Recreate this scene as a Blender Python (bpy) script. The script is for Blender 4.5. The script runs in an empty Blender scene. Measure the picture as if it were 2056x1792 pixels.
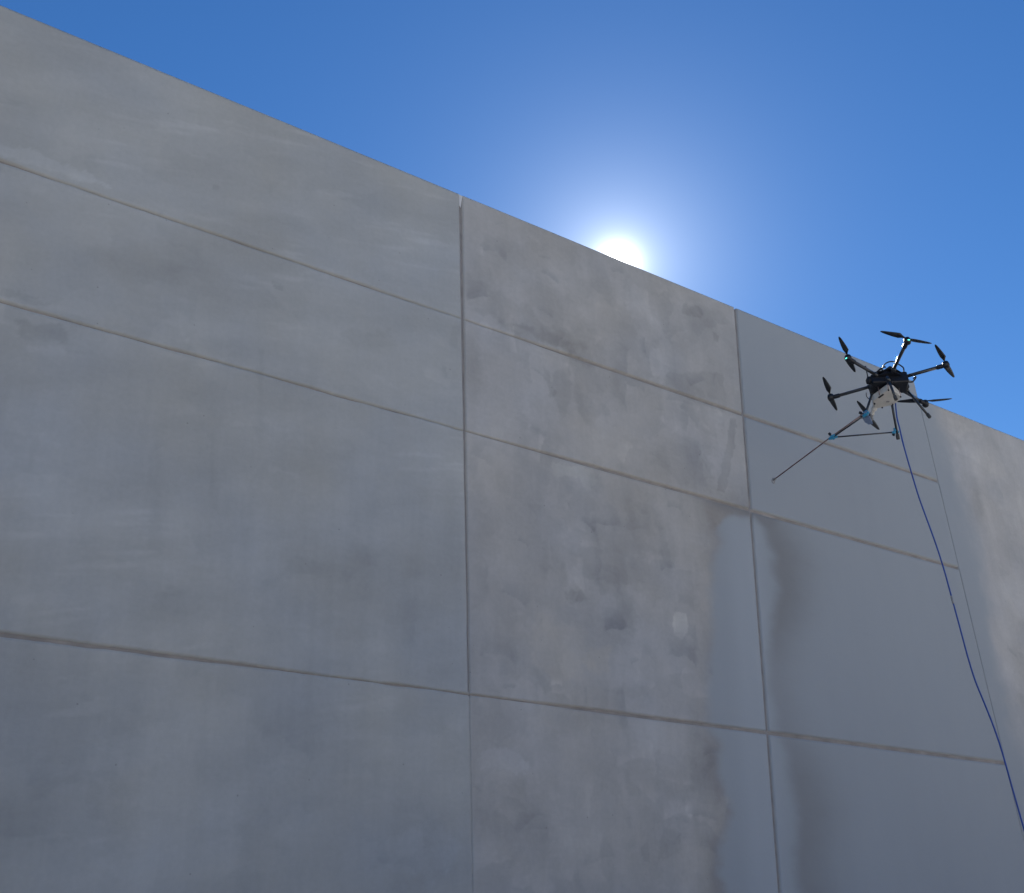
import bpy, math
import numpy as np
from mathutils import Matrix, Vector

# ------------------------------------------------------------------ camera, sky, sun, exposure
scene = bpy.context.scene
col = scene.collection
CAM_Z = 1.6                                   # eye height of the person filming
YAW, PITCH, ROLL, FPX = 0.64490, 0.41490, -0.02420, 2346.09   # FPX for a 2056 px wide frame
PW, PH = 2056.0, 1792.0


def cam_axes():
    cy, sy, cp, sp = math.cos(YAW), math.sin(YAW), math.cos(PITCH), math.sin(PITCH)
    f = np.array([sy * cp, cy * cp, sp]); rt = np.array([cy, -sy, 0.0]); up = np.cross(rt, f)
    cr, sr = math.cos(ROLL), math.sin(ROLL)
    return cr * rt + sr * up, -sr * rt + cr * up, f


RT, UP, FW = cam_axes()
EYE = np.array([0, 0, CAM_Z])
cam_d = bpy.data.cameras.new('camera')
cam = bpy.data.objects.new('camera', cam_d); col.objects.link(cam)
cam_d.sensor_width = 36; cam_d.sensor_fit = 'HORIZONTAL'; cam_d.lens = FPX / PW * 36
cam_d.clip_start = 0.05; cam_d.clip_end = 4000
m = Matrix.Identity(4)
for i in range(3):
    m[i][0], m[i][1], m[i][2], m[i][3] = RT[i], UP[i], -FW[i], EYE[i]
cam.matrix_world = m
scene.camera = cam


def ray(px, py):
    d = (px - PW / 2) / FPX * RT - (py - PH / 2) / FPX * UP + FW
    return d / np.linalg.norm(d)


SUN = ray(1239, 531)                          # the sun stands just behind the parapet
SUN_EL = math.asin(SUN[2]); SUN_AZ = math.atan2(SUN[0], SUN[1])
world = bpy.data.worlds.new('World'); scene.world = world; world.use_nodes = True
nt = world.node_tree; nt.nodes.clear()
wn = lambda t: nt.nodes.new(t)
sky = wn('ShaderNodeTexSky'); sky.sky_type = 'NISHITA'; sky.sun_disc = False
sky.sun_elevation = SUN_EL; sky.sun_rotation = SUN_AZ
sky.altitude = 200; sky.air_density = 1.0; sky.dust_density = 0.0; sky.ozone_density = 4.0
SKY_STRENGTH = 0.05
bg = wn('ShaderNodeBackground'); bg.inputs['Strength'].default_value = SKY_STRENGTH
# bright ring of forward-scattered light round the sun, by angle from the sun's direction
tc = wn('ShaderNodeTexCoord')
dot = wn('ShaderNodeVectorMath'); dot.operation = 'DOT_PRODUCT'; dot.inputs[1].default_value = tuple(SUN)
nrm = wn('ShaderNodeVectorMath'); nrm.operation = 'NORMALIZE'
nt.links.new(tc.outputs['Generated'], nrm.inputs[0]); nt.links.new(nrm.outputs[0], dot.inputs[0])


def wm(op, a, b=None):
    n = wn('ShaderNodeMath'); n.operation = op
    for k, v in enumerate((a, b)):
        if v is None: continue
        if isinstance(v, (int, float)): n.inputs[k].default_value = v
        else: nt.links.new(v, n.inputs[k])
    return n.outputs[0]


ang = wm('ARCCOSINE', wm('MINIMUM', dot.outputs['Value'], 1.0))
deg = wm('MULTIPLY', ang, 180 / math.pi)


def lobe(amp, width, p, rgb):
    e = wm('MULTIPLY', wm('EXPONENT', wm('MULTIPLY', wm('POWER', wm('DIVIDE', deg, width), p), -1.0)), amp)
    c = wn('ShaderNodeVectorMath'); c.operation = 'SCALE'; c.inputs[0].default_value = rgb
    nt.links.new(e, c.inputs['Scale']); return c.outputs[0]


acc = None
for L in ((90.0, 0.40, 1.3, (1, 0.97, 0.9)), (9.0, 1.05, 1.35, (1.0, 0.99, 0.90)), (4.6, 3.0, 1.2, (0.92, 0.97, 1.0)), (1.5, 8, 1.2, (.8, .92, 1.0))):
    o = lobe(*L)
    if acc is None: acc = o
    else:
        a = wn('ShaderNodeVectorMath'); a.operation = 'ADD'
        nt.links.new(acc, a.inputs[0]); nt.links.new(o, a.inputs[1]); acc = a.outputs[0]
a = wn('ShaderNodeVectorMath'); a.operation = 'ADD'
hs = wn('ShaderNodeHueSaturation'); hs.inputs['Saturation'].default_value = 1.22   # the deep blue of very dry air
hs.inputs['Hue'].default_value = .506
nt.links.new(sky.outputs[0], hs.inputs['Color'])
nt.links.new(hs.outputs[0], a.inputs[0]); nt.links.new(acc, a.inputs[1])
nt.links.new(a.outputs[0], bg.inputs['Color'])
wo = wn('ShaderNodeOutputWorld'); nt.links.new(bg.outputs[0], wo.inputs['Surface'])

sun_d = bpy.data.lights.new('sun', 'SUN'); sun_d.energy = 5.0; sun_d.angle = math.radians(0.53)
sun_d.color = (1.0, 0.94, 0.84)
sun_o = bpy.data.objects.new('sun', sun_d); col.objects.link(sun_o)
sun_o.rotation_euler = Vector(SUN).to_track_quat('Z', 'Y').to_euler(); sun_o.location = (40, 40, 40)
scene.view_settings.view_transform = 'Standard'; scene.view_settings.look = 'None'
scene.view_settings.gamma = 1.0; scene.view_settings.use_curve_mapping = False
scene.view_settings.exposure = 1.22

# ------------------------------------------------------------------ helpers
WALL_Y = 8.5


def wall_pt(px, py):
    """the point of the wall's face seen at a photo pixel: x along the wall, z above ground"""
    d = ray(px, py); t = WALL_Y / d[1]
    return np.array([t * d[0], CAM_Z + t * d[2]])


def tag(o, label, cat, group=None, kind=None):
    if label: o['label'] = label
    if cat: o['category'] = cat
    if group: o['group'] = group
    if kind: o['kind'] = kind
    return o


def empty(name, loc=(0, 0, 0)):
    o = bpy.data.objects.new(name, None); col.objects.link(o); o.location = loc
    o.empty_display_size = 0.2
    return o


def build(name, V, F, mat, parent=None, smooth=False):
    me = bpy.data.meshes.new(name); me.from_pydata([tuple(map(float, v)) for v in V], [], F); me.update()
    o = bpy.data.objects.new(name, me); col.objects.link(o)
    if mat: me.materials.append(mat)
    if parent: o.parent = parent
    if smooth: me.polygons.foreach_set('use_smooth', [True] * len(me.polygons))
    return o


def box_data(x0, x1, y0, y1, z0, z1):
    V = [(x, y, z) for x in (x0, x1) for y in (y0, y1) for z in (z0, z1)]
    F = [(0, 1, 3, 2), (4, 6, 7, 5), (0, 4, 5, 1), (2, 3, 7, 6), (0, 2, 6, 4), (1, 5, 7, 3)]
    return V, F


class MB:
    """collects solid shapes of one part"""
    def __init__(s): s.V = []; s.F = []

    def add(s, V, F):
        n = len(s.V); s.V += [tuple(v) for v in V]; s.F += [tuple(i + n for i in f) for f in F]; return s

    def box(s, c, size, R=None, bev=0.0):
        c = np.array(c, float); h = np.array(size, float) / 2; b = min(bev, h.min() * .9)
        if b <= 0:
            V, F = box_data(-h[0], h[0], -h[1], h[1], -h[2], h[2])
        else:                                   # chamfered box
            V = []; idx = {}
            for sx in (-1, 1):
                for sy in (-1, 1):
                    for sz in (-1, 1):
                        for ax in range(3):
                            p = np.array([sx * h[0], sy * h[1], sz * h[2]])
                            for k in range(3):
                                if k != ax: p[k] -= np.sign(p[k]) * b
                            idx[(sx, sy, sz, ax)] = len(V); V.append(p)
            F = []
            for ax in range(3):
                o1, o2 = [k for k in range(3) if k != ax]
                for sg in (-1, 1):
                    q = []
                    for a1, a2 in ((-1, -1), (1, -1), (1, 1), (-1, 1)):
                        t = [0, 0, 0]; t[ax] = sg; t[o1] = a1; t[o2] = a2; q.append(idx[(*t, ax)])
                    F.append(tuple(q))
                for a1 in (-1, 1):
                    for a2 in (-1, 1):
                        t0 = [0, 0, 0]; t1 = [0, 0, 0]; t0[ax] = -1; t1[ax] = 1
                        for t in (t0, t1): t[o1] = a1; t[o2] = a2
                        F.append((idx[(*t0, o1)], idx[(*t1, o1)], idx[(*t1, o2)], idx[(*t0, o2)]))
            for sx in (-1, 1):
                for sy in (-1, 1):
                    for sz in (-1, 1): F.append(tuple(idx[(sx, sy, sz, k)] for k in range(3)))
        V = [np.asarray(v, float) for v in V]
        if R is not None: V = [R @ v for v in V]
        return s.add([v + c for v in V], F)

    def tube(s, pts, r, n=10, caps=True):
        """tube along a path, r a number or one radius per point"""
        P = [np.array(p, float) for p in pts]; rs = [r] * len(P) if np.isscalar(r) else list(r)
        V = []; F = []; prev = None
        for i, p in enumerate(P):
            t = P[min(i + 1, len(P) - 1)] - P[max(i - 1, 0)]; t /= np.linalg.norm(t) + 1e-12
            if prev is None:
                a = np.array([0, 0, 1.0]) if abs(t[2]) < .9 else np.array([1.0, 0, 0])
                u = np.cross(t, a)
            else: u = prev - t * (prev @ t)
            u /= np.linalg.norm(u); prev = u; w = np.cross(t, u)
            for k in range(n):
                q = 2 * math.pi * k / n; V.append(p + rs[i] * (math.cos(q) * u + math.sin(q) * w))
        for i in range(len(P) - 1):
            for k in range(n):
                F.append((i * n + k, i * n + (k + 1) % n, (i + 1) * n + (k + 1) % n, (i + 1) * n + k))
        if caps:
            F.append(tuple(range(n))[::-1]); F.append(tuple(range((len(P) - 1) * n, len(P) * n)))
        return s.add(V, F)

    def prism(s, poly, z0, z1, top=1.0):
        """polygon (x, y) swept from z0 to z1, its top scaled about its centre"""
        c = np.mean(poly, 0); n = len(poly)
        V = [(x, y, z0) for x, y in poly] + [(*(c + (np.array(p) - c) * top), z1) for p in poly]
        F = [tuple(range(n))[::-1], tuple(range(n, 2 * n))] + [(k, (k + 1) % n, n + (k + 1) % n, n + k) for k in range(n)]
        return s.add(V, F)

    def build(s, name, mat, parent=None, smooth=False): return build(name, s.V, s.F, mat, parent, smooth)


def node_mat(name):
    mt = bpy.data.materials.new(name); mt.use_nodes = True; t = mt.node_tree
    return mt, t, t.nodes['Principled BSDF']


def simple(name, rgb, rough=.5, metal=0.0, var=.25, scale=60, coat=0.0):
    """procedural colour with a little uneven wear"""
    mt, t, b = node_mat(name)
    g = t.nodes.new('ShaderNodeNewGeometry'); n = t.nodes.new('ShaderNodeTexNoise')
    n.inputs['Scale'].default_value = scale; n.inputs['Detail'].default_value = 4
    o = t.nodes.new('ShaderNodeTexCoord'); t.links.new(o.outputs['Object'], n.inputs['Vector'])
    mr = t.nodes.new('ShaderNodeMapRange'); mr.inputs[3].default_value = 1 - var; mr.inputs[4].default_value = 1 + var
    mr.inputs[1].default_value = .3; mr.inputs[2].default_value = .7
    t.links.new(n.outputs['Fac'], mr.inputs[0])
    mx = t.nodes.new('ShaderNodeVectorMath'); mx.operation = 'SCALE'; mx.inputs[0].default_value = rgb
    t.links.new(mr.outputs[0], mx.inputs['Scale']); t.links.new(mx.outputs[0], b.inputs['Base Color'])
    b.inputs['Roughness'].default_value = rough; b.inputs['Metallic'].default_value = metal
    b.inputs['Coat Weight'].default_value = coat
    return mt


# ------------------------------------------------------------------ noise for the wall's stains
rng = np.random.RandomState(7)
PERM = rng.rand(257, 257)


def vnoise(x, z, seed=0):
    x = x + seed * 17.31; z = z + seed * 9.77
    xi = np.floor(x).astype(int); zi = np.floor(z).astype(int); fx = x - xi; fz = z - zi
    fx = fx * fx * fx * (fx * (fx * 6 - 15) + 10); fz = fz * fz * fz * (fz * (fz * 6 - 15) + 10)
    g = lambda a, b: PERM[a % 257, b % 257]
    return (g(xi, zi) * (1 - fx) + g(xi + 1, zi) * fx) * (1 - fz) + (g(xi, zi + 1) * (1 - fx) + g(xi + 1, zi + 1) * fx) * fz


def fbm(x, z, seed=0, oct=5, gain=.5):
    s = 0; a = 1; t = 0
    for k in range(oct):
        ca, sa = math.cos(.6 * k + .3), math.sin(.6 * k + .3)
        s = s + a * vnoise((x * ca - z * sa) * 2 ** k, (x * sa + z * ca) * 2 ** k, seed + k * 3); t += a; a *= gain
    return s / t - .5


def sstep(a, b, x):
    t = np.clip((x - a) / (b - a), 0, 1); return t * t * (3 - 2 * t)


def poly_sd(X, Z, poly):
    """signed distance to a polygon, negative inside"""
    d = np.full(X.shape, 1e9); ins = np.zeros(X.shape, bool); n = len(poly)
    for i in range(n):
        a = poly[i]; b = poly[(i + 1) % n]; e = b - a
        wx = X - a[0]; wz = Z - a[1]; t = np.clip((wx * e[0] + wz * e[1]) / (e @ e), 0, 1)
        d = np.minimum(d, np.hypot(wx - t * e[0], wz - t * e[1]))
        c = ((a[1] > Z) != (b[1] > Z)) & (X < (b[0] - a[0]) * (Z - a[1]) / (b[1] - a[1] + 1e-12) + a[0]); ins ^= c
    return np.where(ins, -d, d)


# the joints, as lines x(z) on the wall, and the levels of the grooves
def line_through(pts):
    w = np.array([wall_pt(*p) for p in pts]); k = np.polyfit(w[:, 1], w[:, 0], 1)
    return lambda z: k[0] * z + k[1]


J0 = lambda z: 0.15 + 0 * z
J1 = line_through([(926, 392), (930, 640), (932, 863), (942, 1388), (950, 1790)])
J2 = line_through([(1478, 619), (1491, 832), (1507, 1021), (1541, 1470), (1567, 1790)])
J3 = line_through([(1850, 828), (1885, 968), (1925, 1141), (1975, 1350), (2020, 1537)])
J4 = lambda z: 18.9 + 0 * z
JL = lambda z: -5.6 + 0 * z
JR = lambda z: 23.6 + 0 * z
TOP, R1, R2, R3, R4 = 9.06, 7.552, 6.315, 3.765, 1.2
TOP_LOW = 8.80

BARE = np.array([.45, .436, .414])           # bare patched concrete
SKIM = np.array([.428, .432, .418])           # concrete under a thin grey wash coat
PAINT = np.array([.350, .372, .388])          # finished blue grey paint
WETD = np.array([.245, .245, .24])           # half covered, darker overspray

PATCHES = []


def patch(pts, tone, op, soft=.04, wob=.05, ns=6, seed=0):
    """a trowelled or stained patch: outline by photo pixels, tone multiplies the colour"""
    PATCHES.append((np.array([wall_pt(*p) for p in pts]), np.array(tone if np.ndim(tone) else [tone] * 3), op, soft, wob, ns, seed))


# right of joint two, upper panels
patch([(1375, 612), (1412, 618), (1410, 640), (1395, 634), (1370, 628)], .86, .8, .02, .03, 9, 1)
patch([(1432, 668), (1445, 672), (1443, 690), (1434, 684)], .82, .7, .02, .02, 9, 2)
patch([(1392, 745), (1452, 752), (1460, 818), (1452, 828), (1380, 802), (1330, 778), (1340, 752)], .87, .8, .03, .04, 7, 3)
patch([(1465, 838), (1478, 842), (1474, 900), (1462, 960), (1455, 992), (1440, 985), (1452, 920), (1462, 880)], .82, .8, .02, .03, 9, 4)
patch([(1160, 820), (1140, 700), (1190, 728), (1220, 830), (1180, 850)], .88, .7, .05, .06, 5, 5)
patch([(1085, 725), (1096, 735), (1118, 790), (1104, 800)], .86, .7, .03, .04, 7, 6)
patch([(1110, 745), (1140, 740), (1150, 800), (1128, 850), (1115, 800)], .87, .7, .03, .05, 7, 7)
patch([(940, 560), (1010, 590), (1100, 655), (1170, 690), (1150, 700), (1060, 672), (950, 628)], .84, .7, .08, .1, 4, 8)
patch([(1000, 640), (1070, 655), (1150, 690), (1128, 700), (1040, 678)], .82, .6, .05, .06, 6, 9)
patch([(1240, 610), (1290, 620), (1330, 680), (1290, 730), (1240, 700)], .91, .8, .08, .1, 4, 10)
patch([(1080, 560), (1150, 600), (1180, 660), (1110, 650), (1060, 610)], .90, .7, .12, .12, 3, 11)
patch([(1230, 620), (1300, 640), (1340, 720), (1400, 740), (1350, 700), (1300, 600)], 1.06, .6, .06, .08, 4, 12)
patch([(1330, 880), (1400, 900), (1440, 960), (1380, 970), (1310, 930)], .90, .6, .05, .08, 5, 13)
patch([(1355, 850), (1440, 875), (1435, 895), (1350, 868)], 1.08, .6, .03, .05, 6, 14)
# below the second groove
patch([(1108, 930), (1190, 938), (1198, 968), (1178, 985), (1166, 960), (1112, 958)], (1.12, 1.13, 1.1), .75, .02, .04, 8, 15)
patch([(1352, 1228), (1378, 1230), (1380, 1268), (1370, 1281), (1354, 1274), (1350, 1250)], (1.22, 1.22, 1.19), .85, .015, .02, 9, 16)
patch([(1090, 1100), (1120, 1085), (1160, 1115), (1150, 1150), (1095, 1140)], .92, .7, .05, .08, 5, 17)
patch([(1128, 1185), (1162, 1180), (1180, 1205), (1140, 1212)], .84, .75, .03, .05, 7, 18)
patch([(1138, 1160), (1165, 1165), (1170, 1185), (1150, 1192), (1135, 1180)], 1.10, .7, .03, .04, 8, 19)
patch([(1200, 1050), (1290, 1080), (1300, 1180), (1220, 1170), (1190, 1100)], .92, .8, .1, .14, 3, 20)
patch([(1260, 1000), (1330, 1030), (1320, 1090), (1260, 1060)], .93, .8, .06, .1, 4, 21)
patch([(1200, 1215), (1260, 1220), (1270, 1270), (1230, 1310), (1195, 1280)], .95, .7, .06, .1, 4, 22)
patch([(1205, 1195), (1250, 1200), (1245, 1230), (1210, 1235)], 1.09, .7, .04, .06, 6, 23)
patch([(1060, 1250), (1160, 1240), (1190, 1330), (1130, 1370), (1060, 1340)], (1.08, 1.06, 1.02), .7, .1, .14, 3, 24)
patch([(1180, 1290), (1230, 1300), (1225, 1355), (1190, 1362), (1165, 1330)], (1.06, 1.04, 1.0), .7, .04, .08, 5, 25)
patch([(1085, 1340), (1106, 1385), (1095, 1390), (1070, 1340)], .9, .7, .02, .03, 8, 26)
patch([(1250, 1370), (1310, 1380), (1300, 1400), (1240, 1390)], .9, .6, .04, .05, 6, 27)
patch([(1270, 1040), (1340, 1050), (1360, 1190), (1310, 1230), (1270, 1140)], .92, .6, .1, .12, 3, 28)
# lower row right of joint one
patch([(965, 1512), (1005, 1500), (1048, 1512), (1062, 1540), (1040, 1560), (1000, 1540), (965, 1545)], (1.10, 1.11, 1.13), .75, .02, .05, 7, 29)
patch([(960, 1560), (1060, 1560), (1070, 1640), (1000, 1690), (950, 1650)], .92, .7, .08, .1, 4, 30)
patch([(1375, 1590), (1400, 1588), (1402, 1632), (1385, 1640), (1374, 1625)], 1.10, .8, .015, .02, 9, 31)
patch([(1345, 1605), (1366, 1604), (1366, 1640), (1350, 1645)], 1.06, .7, .02, .03, 9, 32)
patch([(1300, 1545), (1318, 1545), (1316, 1562), (1302, 1560)], 1.08, .7, .015, .02, 9, 33)
patch([(1400, 1480), (1435, 1500), (1440, 1640), (1400, 1660), (1375, 1580)], .90, .7, .1, .12, 3, 34)
patch([(1235, 1540), (1310, 1530), (1340, 1580), (1270, 1600)], .92, .7, .06, .09, 5, 35)
patch([(1335, 1660), (1370, 1670), (1355, 1720), (1320, 1725)], .88, .7, .03, .05, 7, 36)
patch([(1285, 1700), (1300, 1690), (1304, 1730), (1290, 1725)], .86, .6, .02, .03, 8, 37)
patch([(1290, 1720), (1420, 1700), (1440, 1790), (1280, 1790)], 1.05, .7, .06, .1, 4, 38)
patch([(1130, 1490), (1190, 1450), (1260, 1480), (1200, 1560)], 1.05, .6, .08, .1, 4, 39)
# left panel
patch([(0, 290), (60, 300), (140, 335), (205, 358), (216, 374), (150, 358), (60, 325), (0, 312)], (1.12, 1.13, 1.14), .8, .02, .04, 6, 40)
patch([(38, 640), (120, 650), (130, 690), (90, 685), (40, 668)], .86, .8, .03, .05, 7, 41)
patch([(30, 690), (120, 694), (128, 708), (60, 705)], 1.09, .8, .015, .03, 8, 42)
patch([(542, 562), (566, 568), (566, 582), (548, 576)], .84, .7, .012, .02, 10, 43)
patch([(428, 372), (440, 374), (438, 380), (428, 379)], .84, .7, .01, .01, 10, 44)
patch([(520, 700), (530, 700), (530, 790), (518, 795)], .93, .7, .02, .02, 8, 45)
patch([(535, 935), (600, 948), (598, 958), (540, 945)], 1.10, .6, .02, .04, 7, 46)
patch([(560, 1100), (680, 1060), (760, 1120), (650, 1180), (560, 1150)], .94, .7, .1, .12, 3, 47)
patch([(320, 1190), (370, 1185), (382, 1290), (320, 1285)], .94, .7, .06, .06, 6, 48)
patch([(515, 1410), (660, 1402), (690, 1450), (570, 1490), (512, 1476)], .94, .8, .10, .08, 4, 49)
patch([(665, 1460), (880, 1480), (880, 1495), (680, 1480)], 1.06, .7, .03, .05, 6, 50)
patch([(420, 1510), (500, 1480), (620, 1600), (540, 1680), (430, 1620)], .96, .6, .12, .14, 3, 51)
patch([(470, 1650), (560, 1640), (570, 1710), (480, 1720)], .90, .6, .1, .1, 4, 52)
patch([(800, 1680), (880, 1650), (930, 1700), (860, 1780), (770, 1740)], (1.07, 1.08, 1.1), .7, .06, .1, 4, 53)
patch([(840, 1545), (900, 1530), (920, 1640), (860, 1680)], .96, .6, .08, .1, 4, 54)
patch([(750, 1220), (840, 1190), (860, 1260), (790, 1290)], .93, .6, .1, .12, 3, 55)
patch([(170, 1400), (240, 1430), (270, 1480), (230, 1470), (180, 1440)], .95, .6, .03, .05, 6, 56)
patch([(165, 1560), (205, 1580), (215, 1650), (180, 1640)], .92, .5, .03, .03, 8, 57)
patch([(522, 690), (530, 690), (528, 900), (518, 900)], .97, .8, .015, .02, 6, 61)
patch([(300, 900), (330, 905), (322, 1110), (296, 1100)], .95, .8, .04, .05, 4, 62)
patch([(418, 870), (430, 870), (440, 1030), (424, 1030)], .94, .8, .03, .03, 4, 63)
patch([(484, 960), (492, 955), (502, 1020), (494, 1030)], 1.07, .7, .02, .03, 6, 64)
patch([(520, 1180), (600, 1120), (720, 1150), (700, 1175), (610, 1150)], .94, .7, .03, .06, 5, 65)
patch([(0, 575), (60, 590), (110, 615), (70, 612), (0, 590)], .88, .7, .02, .04, 7, 66)
patch([(0, 840), (110, 870), (130, 900), (60, 880), (0, 860)], 1.06, .7, .02, .05, 6, 67)
patch([(180, 500), (330, 480), (420, 520), (380, 580), (240, 560)], .95, .7, .05, .1, 4, 68)
patch([(690, 670), (780, 665), (795, 690), (720, 700)], .93, .6, .03, .07, 7, 69)
patch([(905, 650), (925, 655), (915, 700), (902, 695)], .90, .7, .02, .03, 7, 70)
patch([(320, 1190), (345, 1175), (375, 1185), (360, 1195), (335, 1200)], .92, .7, .012, .02, 8, 71)
patch([(850, 1640), (890, 1640), (905, 1720), (870, 1760), (850, 1700)], .93, .7, .04, .06, 5, 72)
patch([(760, 1690), (840, 1660), (865, 1700), (790, 1730)], 1.07, .7, .02, .05, 6, 73)
# the panel past the corner joint
patch([(1900, 838), (1936, 848), (1948, 862), (1920, 880), (1905, 868)], (1.13, 1.12, 1.1), .7, .03, .05, 6, 58)
patch([(1950, 905), (1990, 890), (2020, 940), (1990, 980), (1950, 950)], (1.06, 1.05, 1.03), .7, .12, .1, 4, 59)
patch([(1925, 930), (1960, 960), (1980, 1060), (1940, 1040)], .90, .7, .15, .12, 3, 60)


# the many swipes of the trowel, each sharp on one edge and feathered out to the other
STROKES = []
srng = np.random.RandomState(23)


def swipes(count, x0, x1, z0, z1, amp, size):
    for _ in range(count):
        a_ = srng.choice([0, math.pi / 2, .5, -.4], p=[.35, .3, .2, .15]) + srng.normal(0, .25)
        L_ = srng.uniform(*size); W_ = L_ * srng.uniform(.25, .8)
        k_ = srng.normal(0, 1) * amp
        STROKES.append((srng.uniform(x0, x1), srng.uniform(z0, z1), math.cos(a_), math.sin(a_), L_ / 2, W_ / 2, k_, srng.randint(1000)))


swipes(330, 5.9, 9.6, 1.4, 9.0, .088, (.08, .5))
swipes(60, 5.9, 9.6, 1.4, 9.0, .06, (.5, 1.1))
swipes(190, .6, 5.7, 1.4, 9.0, .044, (.10, .8))
swipes(110, 14.4, 18.5, 2.5, 8.8, .075, (.12, .8))


def edge_line(pts):
    w = np.array([wall_pt(*p) for p in pts]); o = np.argsort(w[:, 1]); return w[o, 1], w[o, 0]


def edge_at(E_, Z): return np.interp(Z, *E_)


BAND_L = edge_line([(1440, 1030), (1446, 1100), (1426, 1180), (1438, 1270), (1428, 1350), (1420, 1440), (1440, 1495), (1447, 1560), (1466, 1630), (1455, 1700), (1450, 1790)])
DARK_L = edge_line([(1515, 1028), (1538, 1060), (1553, 1110), (1560, 1170), (1554, 1230), (1544, 1290), (1546, 1380), (1560, 1450), (1574, 1495), (1588, 1560), (1602, 1640), (1600, 1720), (1604, 1790)])
DARK_R = edge_line([(1555, 1028), (1592, 1060), (1612, 1110), (1616, 1170), (1608, 1230), (1584, 1290), (1580, 1380), (1600, 1450), (1630, 1495), (1650, 1560), (1665, 1640), (1660, 1720), (1664, 1790)])
_dk = [(1560, 1030, .8), (1560, 1100, .95), (1560, 1230, .9), (1550, 1290, .7), (1550, 1340, .5), (1560, 1450, .42), (1575, 1495, .55), (1590, 1560, .75), (1600, 1640, .8), (1600, 1790, .75)]
_z = [wall_pt(a_, b_)[1] for a_, b_, _ in _dk]
DARK_K = (np.array(_z[::-1]), np.array([k_ for *_, k_ in _dk][::-1]))


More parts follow.
